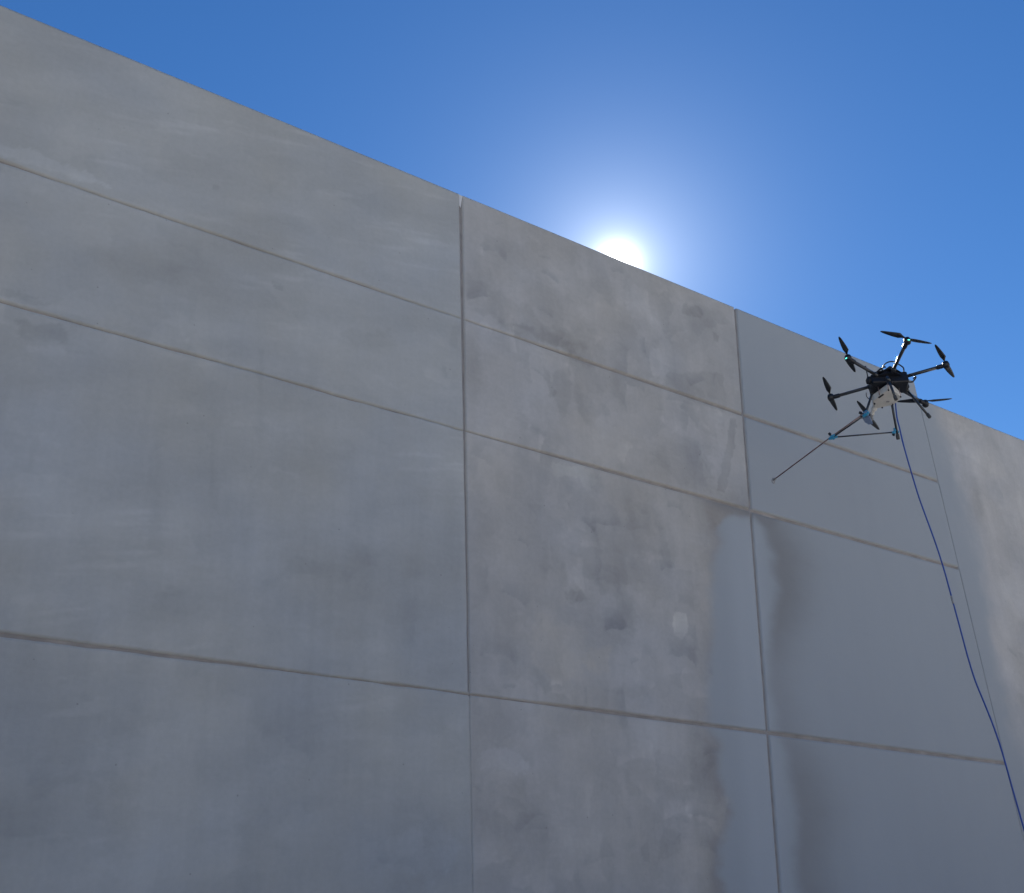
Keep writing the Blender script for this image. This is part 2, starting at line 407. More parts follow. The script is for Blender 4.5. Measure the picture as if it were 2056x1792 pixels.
def wall_colour(X, Z):
    """base colour of the wall: concrete, wash, paint and the marks left by the trades"""
    n = X.size
    t2 = sstep(-.05, .05, X - J1(Z))                        # left panel carries the wash coat
    C = SKIM * (1 - t2)[:, None] + BARE * t2[:, None]
    # left: fine trowel drag and runs
    drag = fbm(X * .9 + Z * .25, Z * 3.2 - X * .8, 11, 5, .55)
    runs = fbm(X * 5.0, Z * .45, 12, 5, .6)
    cloud = fbm(X * .8, Z * .8, 13, 5, .5)
    thin = np.clip(fbm(X * 1.6 + Z * .4, Z * 14 - X * 3.0, 14, 3, .5) - .16, 0, 1) * sstep(-.05, .12, fbm(X * .9, Z * .9, 15, 3))
    lap = np.floor((fbm(X * 1.3 + .9 * drag, Z * 1.6 + .6 * cloud, 16, 3, .45) + .5) * 8) / 8 - .45
    L = 1 + .20 * drag + .16 * runs * sstep(7.6, 5.0, Z) + .16 * cloud + .55 * thin + .13 * lap
    for zr, am in ((R1, .10), (R2, .12), (R3, .05)):           # filler dragged along the grooves
        sm = fbm(X * 1.1, (Z - zr) * 5, 17, 4, .55) + .12
        L = L + am * 2.0 * sm * np.exp(-(np.abs(Z - zr) / .13) ** 2) * (.4 + sstep(4.2, 2.0, X))
    # middle: blotchy patching
    b1 = fbm(X * 1.5 + .5 * fbm(X * 3, Z * 3, 21), Z * 1.5 + .5 * fbm(X * 3, Z * 3, 22), 23, 6, .55)
    b2 = fbm(X * 3.2 + fbm(X * 7, Z * 7, 24), Z * 3 + fbm(X * 7, Z * 7, 25), 26, 4, .6)
    st = fbm(X * 7, Z * .9, 27, 4, .6)
    mott = np.floor((fbm(X * 2.3 + .8 * b2, Z * 1.7 + .8 * b1, 28, 3, .4) + .5) * 9) / 9 - .45   # lapped skim coats
    M = (1 + .13 * b1 + .16 * b2 + .10 * st + .26 * mott) * (1 + .09 * (X > J3(Z)))
    warm = fbm(X * 1.1, Z * 1.1, 31, 4) * .09
    C = C * (L * (1 - t2) + M * t2)[:, None] * np.stack([1 + warm, 1 + .3 * warm, 1 - warm], 1)
    for x0, z0, ca, sa, hl, hw, k, sd_ in STROKES:
        r_ = math.hypot(hl, hw) * 1.25
        s = np.nonzero((np.abs(X - x0) < r_) & (np.abs(Z - z0) < r_))[0]
        if not len(s): continue
        dx = X[s] - x0; dz = Z[s] - z0
        nz_ = fbm(X[s] * 5, Z[s] * 5, 200 + sd_ % 40, 4, .6)
        u_ = (dx * ca + dz * sa) / hl + .5 * nz_; v_ = (-dx * sa + dz * ca) / hw + .9 * nz_
        v_ = v_ + .35 * u_ * u_
        a = sstep(1.0, .7, np.abs(u_)) * sstep(-1.0, -.86, v_) * sstep(1.0, -.7, v_) * (.7 + 1.2 * nz_)
        C[s] *= 1 + a[:, None] * k * (np.array([1, .96, .88]) if k > 0 else np.array([1.06, 1.0, .9]))
    for poly, tone, op, soft, wob, ns, seed in PATCHES:
        lo = poly.min(0) - .35; hi = poly.max(0) + .35
        s = np.nonzero((X > lo[0]) & (X < hi[0]) & (Z > lo[1]) & (Z < hi[1]))[0]
        if not len(s): continue
        x = X[s]; z = Z[s]
        sd = poly_sd(x, z, poly) + (.02 + wob * 2.6) * fbm(x * ns * 1.2, z * ns * 1.2, 40 + seed, 5, .65)
        a = op * sstep(soft * .6, -soft * .6, sd) * (.9 + .9 * fbm(x * 4, z * 4, 90 + seed, 3))
        C[s] *= 1 + 1.2 * a[:, None] * (tone - 1)
    # the finished coat and its sprayed edges
    e = .26 * fbm(X * 2.2, Z * 2.2, 51, 5, .6) + .22 * fbm(X * 3, Z * 9, 52, 4, .65)
    fan = .07 * (np.abs(np.sin(Z * 4.3 + 6 * fbm(X * 0 + .3, Z * .7, 56, 2))) - .5)       # scallops of the spray passes
    d2 = X - J2(Z)
    low = sstep(R2 + .012, R2 - .012, Z)
    bl = X - edge_at(BAND_L, Z) + fan + .55 * e
    band = sstep(-.15, .12, bl) * sstep(.02, .14, R2 - Z + .35 * e - .35 * sstep(-.25, -.75, d2)) * low
    far = sstep(.95, .12, X - J3(Z) + 1.1 * fbm(X * 1.3, Z * 1.1, 53, 5, .6))
    paint = np.where(X > J3(Z), far, np.maximum(band, (d2 > 0) * 1.0))
    # darker half covered overspray beyond the strip's edges, below the second groove
    dl = np.exp(-np.clip(-bl - .05, 0, 9) / .22) * low * (d2 < 0) * (.5 + .45 * sstep(R2 - 1.3, R2 - .3, Z) + .45 * sstep(R3 + .1, R3 - .3, Z))
    rl = X - edge_at(DARK_L, Z) + fan * .8 + .4 * e
    fade = .16 + .9 * np.clip(edge_at(DARK_R, Z) - edge_at(DARK_L, Z), .05, 3)
    dr = sstep(-.12, .14, rl) * np.exp(-(np.clip(rl, 0, 9) / fade) ** 2) * low * (d2 > 0) * edge_at(DARK_K, Z)
    brow = np.exp(-((R2 - Z) / .11) ** 2) * sstep(-1.1, -.4, d2) * sstep(.55, .15, d2) * low * 1.0
    drip = np.exp(-((Z - R2) / (.22 + .5 * e)) ** 2) * sstep(-1.0, -.1, d2) * (d2 < 0) * (1 - low) * .7
    P = PAINT * (1 + .05 * fbm(X * .9, Z * .9, 54, 4) + .03 * fbm(X * 6, Z * 1.2, 55, 3))[:, None]
    fresh = 1 + .10 * low * sstep(.45, .1, np.abs(d2 + .15))
    P = P * fresh[:, None]
    C = C * (1 - dl[:, None]) + C * np.array([.76, .73, .70]) * dl[:, None]
    C = C * (1 - drip[:, None]) + C * .8 * drip[:, None]
    C = C * (1 - paint[:, None]) + P * paint[:, None]
    w = np.clip(dr + brow * .8, 0, .92)
    C = C * (1 - w[:, None]) + (WETD * (1 + .2 * e)[:, None]) * w[:, None]
    return np.clip(C, .02, .8), np.clip(paint, 0, 1)


# ------------------------------------------------------------------ materials of the wall
def wall_material():
    mt, t, b = node_mat('concrete_face'); N = t.nodes.new; Lk = t.links.new
    at = N('ShaderNodeAttribute'); at.attribute_name = 'stain'
    g = N('ShaderNodeNewGeometry')

    def noise(scale, detail, stretch, rot=0.0):
        mp = N('ShaderNodeMapping'); mp.inputs['Scale'].default_value = stretch; mp.inputs['Rotation'].default_value = (0, rot, 0); Lk(g.outputs['Position'], mp.inputs['Vector'])
        n = N('ShaderNodeTexNoise'); n.inputs['Scale'].default_value = scale; n.inputs['Detail'].default_value = detail
        n.inputs['Roughness'].default_value = .6; Lk(mp.outputs[0], n.inputs['Vector']); return n.outputs['Fac']

    def math_(op, a, c):
        n = N('ShaderNodeMath'); n.operation = op
        for k, v in enumerate((a, c)):
            if isinstance(v, (int, float)): n.inputs[k].default_value = v
            else: Lk(v, n.inputs[k])
        return n.outputs[0]
    fine = noise(22, 6, (1, 1, 1)); drag = noise(3.0, 5, (1.2, 1, 6), .35); run = noise(2.0, 5, (7, 1, .8), .04); grit = noise(160, 2, (1, 1, 1))
    s = math_('ADD', math_('MULTIPLY', fine, .16), math_('ADD', math_('MULTIPLY', drag, .07), math_('MULTIPLY', run, .07)))
    s = math_('ADD', s, math_('MULTIPLY', grit, .08))
    bare = math_('SUBTRACT', 1.0, math_('MULTIPLY', at.outputs['Alpha'], .8))
    s = math_('ADD', 1.0, math_('MULTIPLY', math_('SUBTRACT', s, .21), bare))
    # a few small voids and specks in the cast face
    vo = N('ShaderNodeTexVoronoi'); vo.inputs['Scale'].default_value = 4.5; vo.inputs['Randomness'].default_value = 1
    Lk(g.outputs['Position'], vo.inputs['Vector'])
    mr = N('ShaderNodeMapRange'); mr.inputs[1].default_value = .020; mr.inputs[2].default_value = .045
    mr.inputs[3].default_value = .72; mr.inputs[4].default_value = 1.0; Lk(vo.outputs['Distance'], mr.inputs[0])
    sp = math_('ADD', math_('MULTIPLY', mr.outputs[0], bare), math_('SUBTRACT', 1.0, bare))
    s = math_('MULTIPLY', s, sp)
    mx = N('ShaderNodeVectorMath'); mx.operation = 'SCALE'; Lk(at.outputs['Color'], mx.inputs[0]); Lk(s, mx.inputs['Scale'])
    Lk(mx.outputs[0], b.inputs['Base Color'])
    ro = N('ShaderNodeMapRange'); ro.inputs[3].default_value = .9; ro.inputs[4].default_value = .72
    Lk(at.outputs['Alpha'], ro.inputs[0]); Lk(ro.outputs[0], b.inputs['Roughness'])
    b.inputs['Specular IOR Level'].default_value = .3
    bu = N('ShaderNodeBump'); bu.inputs['Strength'].default_value = .35; bu.inputs['Distance'].default_value = .006
    hh = math_('ADD', math_('MULTIPLY', drag, .6), math_('ADD', math_('MULTIPLY', fine, .5), math_('MULTIPLY', noise(1.3, 4, (1, 1, 1)), 1.2)))
    Lk(hh, bu.inputs['Height']); Lk(bu.outputs[0], b.inputs['Normal'])
    return mt


M_FACE = wall_material()
M_CORE = simple('groove_concrete', (.30, .275, .255), .9, 0, .2, 4)
M_SEAL = simple('sealant_grey', (.29, .275, .265), .7, 0, .15, 8)
M_CAULK = simple('pale_caulk', (.62, .62, .62), .6, 0, .1, 20)
M_ROOF = simple('roof_membrane', (.5, .5, .48), .8, 0, .1, 1)

# ------------------------------------------------------------------ ground
mt, t, b = node_mat('yard_ground')
g = t.nodes.new('ShaderNodeNewGeometry'); n1 = t.nodes.new('ShaderNodeTexNoise'); n1.inputs['Scale'].default_value = .6
n1.inputs['Detail'].default_value = 8; t.links.new(g.outputs['Position'], n1.inputs['Vector'])
cr = t.nodes.new('ShaderNodeValToRGB'); cr.color_ramp.elements[0].color = (.40, .375, .34, 1); cr.color_ramp.elements[1].color = (.52, .49, .45, 1)
cr.color_ramp.elements[0].position = .3; cr.color_ramp.elements[1].position = .7
t.links.new(n1.outputs['Fac'], cr.inputs[0]); t.links.new(cr.outputs[0], b.inputs['Base Color']); b.inputs['Roughness'].default_value = .95
GX = np.array([-1500, -400, -150, -100, -70, -50, -30, -10, 10, 30, 50, 70, 100, 150, 400, 1500.0])
GY = np.array([-1500, -400, -120, -80, -62, -54, -46, -38, -30, -24, -20, 0, 8, 60, 300, 1500.0])
GZ = lambda x, y: 13.0 * float(sstep(-22, -60, y)) * (1 + .06 * math.sin(x * .06))      # unseen rise behind the camera, added to bounce sunlight onto the lower wall
V = [(x, y, GZ(x, y)) for y in GY for x in GX]; n = len(GX)
F = [(r * n + c, r * n + c + 1, (r + 1) * n + c + 1, (r + 1) * n + c) for r in range(len(GY) - 1) for c in range(n - 1)]
gr = build('ground', V, F, mt, None, True)
gr['kind'] = 'structure'

# ------------------------------------------------------------------ the building
bld = empty('concrete_building', (9, WALL_Y, 0))
tag(bld, 'tall grey concrete panel building, half painted blue grey, under the low sun', 'building')
OFF = np.array([9, WALL_Y, 0.0])              # the empty's place: children are local to it
DEPTH = .022


def wob(s, amp, freq, seed):
    """uneven arris along s"""
    return amp * 2 * fbm(s * freq, 0 * s + .37, 60 + seed, 4, .6)


def field(parent, xl, xr, z0, z1, gaps, step, bevel=.010, depth=DEPTH, mat=M_FACE, seed=0, rough=(.003, .003, .003, .003)):
    """one raised field of the wall face, between grooves. gaps: half groove widths (l, r, b, t),
    numbers or functions of the coordinate along the edge"""
    fn = lambda v: (v if callable(v) else (lambda s: v + 0 * s))
    gl, gr_, gb, gt = map(fn, gaps)
    nx = max(2, int(math.ceil(float(xr(.5 * (z0 + z1)) - xl(.5 * (z0 + z1))) / step))); nz = max(2, int(math.ceil((z1 - z0) / step)))
    u = np.linspace(0, 1, nx + 1); v = np.linspace(0, 1, nz + 1)

    def edges(extra, y):
        zz = z0 + (z1 - z0) * v
        xL = xl(zz) + gl(zz) - extra + wob(zz, rough[0], 3, seed); xR = xr(zz) - gr_(zz) + extra + wob(zz, rough[1], 3, seed + 1)
        xb = xl(z0 + 0 * u) * (1 - u) + xr(z0 + 0 * u) * u; xt = xl(z1 + 0 * u) * (1 - u) + xr(z1 + 0 * u) * u
        zb = z0 + gb(xb) - extra + wob(xb, rough[2], 3, seed + 2); zt = z1 - gt(xt) + extra + wob(xt, rough[3], 3, seed + 3)
        return xL, xR, zb, zt
    xL, xR, zb, zt = edges(0, 0)
    U, Vv = np.meshgrid(u, v)                  # rows: v
    Xg = xL[:, None] * (1 - U) + xR[:, None] * U
    Zg = zb[None, :] * (1 - Vv) + zt[None, :] * Vv
    idx = np.arange((nx + 1) * (nz + 1)).reshape(nz + 1, nx + 1)
    co = np.stack([Xg.ravel(), np.full(Xg.size, WALL_Y), Zg.ravel()], 1)
    # border ring pushed outwards and back: the chamfer of the groove
    ring = np.concatenate([idx[0, :-1], idx[:-1, -1], idx[-1, :0:-1], idx[:0:-1, 0]])
    cx, cz = Xg.mean(), Zg.mean()
    rc = co[ring].copy()
    n = len(ring); nb, nr = nx, nz
    push = np.zeros((n, 2))
    push[:nb + 1, 1] -= 1; push[nb:nb + nr + 1, 0] += 1; push[nb + nr:2 * nb + nr + 1, 1] += 1; push[2 * nb + nr:, 0] -= 1; push[0, 0] = -1
    gl_ = .012
    lim = lambda p: np.clip(p, -1, 1)
    push = lim(push)
    # chamfer never wider than the groove's half width
    hw = np.zeros(n)
    hw[:nb] = gb(rc[:nb, 0]); hw[nb:nb + nr] = gr_(rc[nb:nb + nr, 2]); hw[nb + nr:2 * nb + nr] = gt(rc[nb + nr:2 * nb + nr, 0]); hw[2 * nb + nr:] = gl(rc[2 * nb + nr:, 2])
    bv = np.minimum(bevel, np.maximum(hw * .7, .0005))
    rc[:, 0] += push[:, 0] * bv; rc[:, 2] += push[:, 1] * bv; rc[:, 1] += depth + .002
    # a small worn arris in front of the chamfer
    allco = np.concatenate([co, rc]); base = len(co)
    q = np.stack([idx[:-1, :-1], idx[:-1, 1:], idx[1:, 1:], idx[1:, :-1]], -1).reshape(-1, 4)
    k = np.arange(n); k2 = (k + 1) % n
    sk = np.stack([ring[k2], ring[k], base + k, base + k2], 1)
    quads = np.concatenate([q, sk]).astype(np.int32)
    me = bpy.data.meshes.new('panel_field')
    me.vertices.add(len(allco)); me.vertices.foreach_set('co', (allco - OFF).astype(np.float32).ravel())
    me.loops.add(quads.size); me.loops.foreach_set('vertex_index', quads.ravel())
    me.polygons.add(len(quads)); me.polygons.foreach_set('loop_start', np.arange(0, quads.size, 4, dtype=np.int32))
    me.polygons.foreach_set('loop_total', np.full(len(quads), 4, np.int32))
    me.update(calc_edges=True)
    c, p = wall_colour(allco[:, 0], allco[:, 2])
    # groove sides are mostly left unpainted, warmer raw concrete
    raw = np.array([.45, .415, .38])
    c[base:] = c[base:] * .35 + raw * .65
    at = me.attributes.new('stain', 'FLOAT_COLOR', 'POINT')
    at.data.foreach_set('color', np.concatenate([c, p[:, None]], 1).astype(np.float32).ravel())
    me.materials.append(mat)
    o = bpy.data.objects.new('panel_field', me); col.objects.link(o); o.parent = parent
    return o


def slab(xl, xr, z0, z1, gap=.006):
    """the cast panel behind its fields; its front is the floor of the grooves"""
    V = []
    for y in (WALL_Y + DEPTH, WALL_Y + .2):
        for z in (z0, z1):
            V += [(float(xl(np.float64(z))) + gap, y, z), (float(xr(np.float64(z))) - gap, y, z)]
    V = [np.array(v) - OFF for v in V]
    F = [(0, 1, 3, 2), (5, 4, 6, 7), (0, 2, 6, 4), (1, 5, 7, 3), (2, 3, 7, 6), (0, 4, 5, 1)]
    return build('concrete_panel', V, F, M_CORE, bld)


def seal(j, z0, z1, w=.03, mat=M_SEAL, y=WALL_Y + DEPTH - .003, name='joint_sealant', amp=.003, seed=0):
    zz = np.linspace(z0, z1, max(2, int((z1 - z0) / .12))); V = []; F = []
    x = j(zz) + wob(zz, amp, 2, seed)
    for i, z in enumerate(zz):
        V += [(x[i] - w / 2, y + .006, z), (x[i], y, z), (x[i] + w / 2, y + .006, z)]
        if i:
            a = 3 * (i - 1); F += [(a, a + 1, a + 4, a + 3), (a + 1, a + 2, a + 5, a + 4)]
    return build(name, [np.array(v) - OFF for v in V], F, mat, bld)


g1 = lambda s: .008 + .007 * np.sin(s * 1.7) ** 2 + .010 * sstep(2.6, 1.2, s)                        # hand-filled grooves on the left panel
g3 = lambda s: .022 - .014 * sstep(2.0, 5.6, s)
gm = lambda s: .010 + .014 * sstep(5.9, 7.6, s)                          # opens to the crisp groove further on
gf = .027
gj1 = lambda s: np.where(s > R3, .027 - .012 * sstep(8.9, 4.0, s), .0018)
gj2 = .029
gj3 = .011
FINE = .02
rows = [(0.0, R4), (R4, R3), (R3, R2), (R2, R1), (R1, TOP)]


def panel(xl, xr, gl, gr_, levels, top, step, seed, rough, plain=False):
    p = slab(xl, xr, 0, top - .004)
    if plain:
        field(p, xl, xr, 0, top, (gl, gr_, 0, 0), step, seed=seed, rough=rough); return p
    for k, (z0, z1) in enumerate(rows):
        gb = levels[k - 1] if k else 0.0
        gt = levels[k] if k < 4 else 0.0
        field(p, xl, xr, z0, z1, (gl, gr_, gb, gt), step if k else .1, seed=seed + 7 * k, rough=(rough[0], rough[1], rough[2] if k else 0, rough[3] if k < 4 else .0015))
    return p


panel(JL, J0, .02, .02, [gf] * 4, TOP, .15, 1, (.002,) * 4)
panel(J0, J1, .02, gj1, [gf, g3, g1, g1], TOP, FINE, 2, (.002, .005, .010, .010))
panel(J1, J2, gj1, gj2, [gf, gm, gm, gm], TOP, .015, 3, (.003, .0015, .003, .003))
panel(J2, J3, gj2, gj3, [gf] * 4, TOP, FINE, 4, (.0012, .001, .0012, .0012))
panel(J3, J4, gj3, .012, [gf] * 4, TOP_LOW, FINE, 5, (.001, .001, 0, .002), plain=True)
panel(J4, JR, .012, .012, [gf] * 4, TOP_LOW, .15, 6, (.001, .001, 0, .002), plain=True)
for k, (j, zt) in enumerate(((J0, TOP), (J1, TOP - .08), (J2, TOP - .02), (J3, TOP_LOW), (J4, TOP_LOW))):
    seal(j, 0, zt, .062 if j is not J3 and j is not J4 else .026, seed=k)
# pale caulk end at the head of the first joint
zz = TOP - .13
V = [(J1(zz) - .016, WALL_Y + .012, zz), (J1(zz) + .004, WALL_Y + .012, zz - .02), (J1(TOP) + .018, WALL_Y - .002, TOP - .012), (J1(TOP) - .03, WALL_Y - .002, TOP - .004)]
V = V + [(x, y + .05, z) for x, y, z in V]
build('caulk_end', [np.array([float(a) for a in v]) - OFF for v in V], [(0, 1, 2, 3), (7, 6, 5, 4), (0, 3, 7, 4), (1, 5, 6, 2), (3, 2, 6, 7), (0, 4, 5, 1)], M_CAULK, bld)
# what stands behind the face: roof and the other walls
for nm, bx, mm in (('roof', (-5.5, 23.5, WALL_Y + .21, 38, 7.7, 7.9), M_ROOF), ('rear_wall', (-5.6, 23.6, 38.01, 38.2, 0, 8.8), M_CORE),
                   ('side_wall', (-5.75, -5.61, WALL_Y + .205, 38, 0, 8.8), M_CORE), ('side_wall', (23.61, 23.75, WALL_Y + .205, 38, 0, 8.8), M_CORE)):
    V, F = box_data(*bx); build(nm, [np.array(v) - OFF for v in V], F, mm, bld)

# ------------------------------------------------------------------ the drone
DR = np.array([[0.49204, 0.85008, 0.18779], [-0.86529, 0.45379, 0.21296], [0.09581, -0.26728, 0.95884]])
DT = np.array([10.3052, 6.7545, 5.7803]) + EYE
RA = .63                                       # hub of the frame to each motor


def zpx(p):                                    # photo pixels of the drone close-up
    return (1680 + .21401 * p[0]) / 1.09144, (710 + .21401 * p[1]) / 1.09144


def at(p, h):
    """drone-local point seen at a close-up pixel, on the plane h above the frame"""
    d = ray(*zpx(p)); n = DR[:, 2]; o = DT - EYE
    tt = ((o + n * h) @ n) / (d @ n); return DR.T @ (tt * d - o)


M_CARB = simple('carbon_tube', (.018, .019, .022), .36, 0, .3, 40, .6)
M_BLK = simple('black_plastic', (.008, .009, .014), .5, 0, .3, 50)
M_BLADE = simple('propeller_carbon', (.014, .016, .020), .42, 0, .25, 30)
M_WHITE = simple('white_housing', (.62, .59, .53), .5, 0, .08, 12)
M_GREY = simple('grey_fitting', (.30, .29, .28), .4, .3, .2, 40)
M_STEEL = simple('steel_wand', (.30, .22, .20), .4, .6, .15, 30)
M_BLUE = simple('blue_clamp', (.03, .27, .46), .45, 0, .12, 40)
M_BGREY = simple('blue_grey_bracket', (.16, .22, .34), .5, 0, .15, 40)
M_HOSE = simple('blue_hose', (.016, .06, .30), .4, 0, .12, 10)
M_FOOT = simple('rubber_foot', (.06, .06, .06), .8, 0, .2, 40)
M_WIRE = simple('cable_black', (.012, .012, .015), .45, 0, .2, 60)
M_LED, t, b = node_mat('green_lamp')
b.inputs['Base Color'].default_value = (.05, .5, .4, 1); b.inputs['Emission Color'].default_value = (.12, .9, .72, 1); b.inputs['Emission Strength'].default_value = .9

dr = empty('hexacopter_drone')
dr.matrix_world = Matrix([[*DR[i], DT[i]] for i in range(3)] + [[0, 0, 0, 1]])
tag(dr, 'black six-armed drone with a white pump box and long spray wand', 'drone')

E3 = np.eye(3)


def rotz(a): return np.array([[math.cos(a), -math.sin(a), 0], [math.sin(a), math.cos(a), 0], [0, 0, 1.0]])


def hexa(r, rot=0, n=6): return [(r * math.cos(rot + 2 * math.pi * k / n), r * math.sin(rot + 2 * math.pi * k / n)) for k in range(n)]


def plate(r, cut, z0, z1): # hexagonal plate with cut corners
    P = []
    for k in range(6):
        a0 = math.radians(60 * k); t_ = np.array([-math.sin(a0), math.cos(a0)]); c_ = np.array([math.cos(a0), math.sin(a0)]) * r
        P += [tuple(c_ - t_ * cut), tuple(c_ + t_ * cut)]
    return MB().prism(P, z0, z1)


plate(.175, .04, -.026, -.020).build('bottom_plate', M_BLK, dr)
plate(.180, .04, .022, .028).build('top_plate', M_BLK, dr)
body = MB()
body.prism(hexa(.165, math.radians(30)), -.020, .022)
body.box((.0, .0, .065), (.26, .17, .07), rotz(math.radians(-28)), .012)
body.box((.03, -.02, .115), (.16, .12, .03), rotz(math.radians(-28)), .01)
body.build('frame_core', M_BLK, dr)
# battery boxes slung under the frame
bt = at((1338, 598), -.03); MB().box(bt, (.20, .20, .15), rotz(math.radians(20)), .010).build('battery', M_BLK, dr)
bt = at((1140, 612), -.04); MB().box(bt, (.17, .20, .12), rotz(math.radians(20)), .010).build('battery', M_BLK, dr)

blade_ang = {0: 81, 300: 42.5, 240: 87, 180: 89.5, 120: 79, 60: 21}


def blade_mesh(sgn):
    """one propeller blade along +x: swelling chord, pointed swept tip, twist"""
    ns, V, F = 13, [], []
    for i in range(ns):
        s = i / (ns - 1); x = .022 + .288 * s
        chord = np.interp(s, [0, .08, .25, .5, .8, .95, 1], [.018, .026, .060, .053, .036, .023, .011])
        lead = np.interp(s, [0, .25, 1], [0, .008, -.004]); tw = math.radians(np.interp(s, [0, .2, 1], [8, 17, 6])) * sgn
        th = np.interp(s, [0, .2, 1], [.009, .006, .002])
        for (cu, zz) in ((-.5, 0), (-.2, .5), (.2, .5), (.5, 0), (.2, -.35), (-.2, -.35)):
            yy = cu * chord + lead; z = zz * th + yy * math.tan(tw) + .010 * s * s
            V.append((x, yy, z))
        if i:
            a0 = 6 * (i - 1)
            F += [(a0 + k, a0 + (k + 1) % 6, a0 + 6 + (k + 1) % 6, a0 + 6 + k) for k in range(6)]
    F += [tuple(range(6))[::-1], tuple(range(6 * (ns - 1), 6 * ns))]
    return V, F


ARM_R = .0185
arm_me = mot_me = led_me = None
for k in range(6):
    a0 = math.radians(60 * k); ca, sa = math.cos(a0), math.sin(a0); Rz = rotz(a0)
    am = MB()
    am.tube([Rz @ np.array([x, 0, 0]) for x in (.13, RA - .055)], ARM_R, 14)
    am.tube([Rz @ np.array([x, 0, 0]) for x in (.15, .155, .215, .22)], [.022, .027, .027, .022], 14)
    am.build('arm', M_CARB, dr, True)
    mo = MB()
    c = Rz @ np.array([RA, 0, 0])
    mo.tube([Rz @ np.array([x, 0, 0]) for x in (RA - .10, RA - .095, RA - .045, RA - .02)], [.021, .025, .025, .022], 12)
    mo.tube([c + [0, 0, z] for z in (-.034, -.030, -.012, -.010, .012, .016, .034, .040)], [.026, .032, .034, .038, .038, .034, .034, .014], 18)
    mo.tube([c + [0, 0, z] for z in (.040, .056)], .010, 10)
    mt_o = mo.build('motor', M_BLK, dr, True)
    if 60 * k not in (60, 240, 300): pass
    else:
      ld = MB(); ld.box(c + Rz @ np.array([.036, 0, -.016]), (.008, .024, .012), Rz, .003)
      ld.build('signal_lamp', M_LED, mt_o)
    for hsgn in (0, 180):
        bl = math.radians(blade_ang[60 * k] + hsgn); Bz = rotz(bl); V, F = blade_mesh(1 if k % 2 else -1)
        build('propeller_blade', [Bz @ np.array(v) + c + [0, 0, .048] for v in V], F, M_BLADE, mt_o, True)

# landing legs
feet = {'a': at((1345, 1165), -.475), 'b': at((1010, 930), -.455), 'c': at((1665, 945), -.475)}
feet['d'] = at((1322, 762), -.46)
tops = {'a': at((1258, 680), -.04), 'b': at((1085, 690), -.06), 'c': at((1425, 660), -.06)}
tops['d'] = at((1238, 548), -.125)
for kk in 'abcd':
    p0, p1 = tops[kk], feet[kk]; d = (p1 - p0) / np.linalg.norm(p1 - p0)
    lg = MB().tube([p0, p1 - d * .02], .0135, 12)
    lg.tube([p0 - d * .01, p0 + d * .05], .020, 12)
    lo = lg.build('landing_leg', M_CARB, dr, True)
    MB().tube([p1 - d * .045, p1 - d * .04, p1 + d * .012, p1 + d * .018], [.014, .019, .020, .014], 14).build('foot', M_FOOT, lo, True)

# white pump box under the frame: outline of its underside, tapering up to the frame
HB = -.205
outl = [at(p, HB) for p in ((1100, 874), (1300, 828), (1350, 790), (1385, 745), (1310, 675), (1240, 672), (1088, 786))]
c2 = np.mean([o[:2] for o in outl], 0)
pb = MB()
n = len(outl); V = []; lev = ((HB, .93), (HB + .008, 1.0), (HB + .07, 1.0), (HB + .085, .94))
for z, s in lev: V += [(*(c2 + (o[:2] - c2) * s), z) for o in outl]
F = [tuple(range(n)), tuple(range(3 * n, 4 * n))] + [(i * n + j, i * n + (j + 1) % n, (i + 1) * n + (j + 1) % n, (i + 1) * n + j) for i in range(3) for j in range(n)]
pb.add(V, F); pump = pb.build('pump_box', M_WHITE, dr)
s0, s1 = at((1148, 752), HB), at((1195, 718), HB)
dd = s1 - s0; an = math.atan2(dd[1], dd[0])
MB().box((s0 + s1) / 2 + [0, 0, -.001], (np.linalg.norm(dd) * 1.1, .022, .006), rotz(an), .001).build('slot', M_BLK, pump)
q = at((1240, 792), HB); MB().box(q + [0, 0, -.001], (.036, .020, .006), rotz(.5), .001).build('slot', M_GREY, pump)
for p in ((1105, 812), (1183, 850), (1290, 818), (1248, 672), (1372, 740)):
    q = at(p, HB); MB().tube([q + [0, 0, .004], q + [0, 0, -.010], q + [0, 0, -.013]], [.009, .009, .005], 10).build('bolt', M_BLK, pump, True)
for p, h0, h1 in (((1140, 640), -.1, HB), ((1232, 580), -.1, HB), ((1355, 655), -.1, HB)):
    q = at(p, -.11); e_ = at((p[0] + 16, p[1] + 85), HB - .002)
    MB().tube([q, e_], .0052, 8).build('hanger_rod', M_STEEL, dr, True)
# pump head and valve at the front of the box
ph = MB(); c = at((1100, 868), HB + .01)
dv = at((1080, 930), HB - .03) - c; dv /= np.linalg.norm(dv)
ph.tube([c - dv * .03, c - dv * .02, c + dv * .015, c + dv * .02], [.020, .032, .032, .024], 16)
ph.tube([c + dv * .02, c + dv * .05], .018, 12); ph.tube([c + dv * .05, c + dv * .065], .026, 6)
ph.build('pump_head', M_WHITE, dr)
vb = MB(); vb.tube([c + dv * .065, c + dv * .10], .017, 10); vb.box(c + dv * .115, (.045, .035, .04), None, .006); vb.tube([c + dv * .12 + [.03, 0, 0], c + dv * .12 - [.03, 0, 0]], .010, 8)
vb.build('valve', M_GREY, dr)

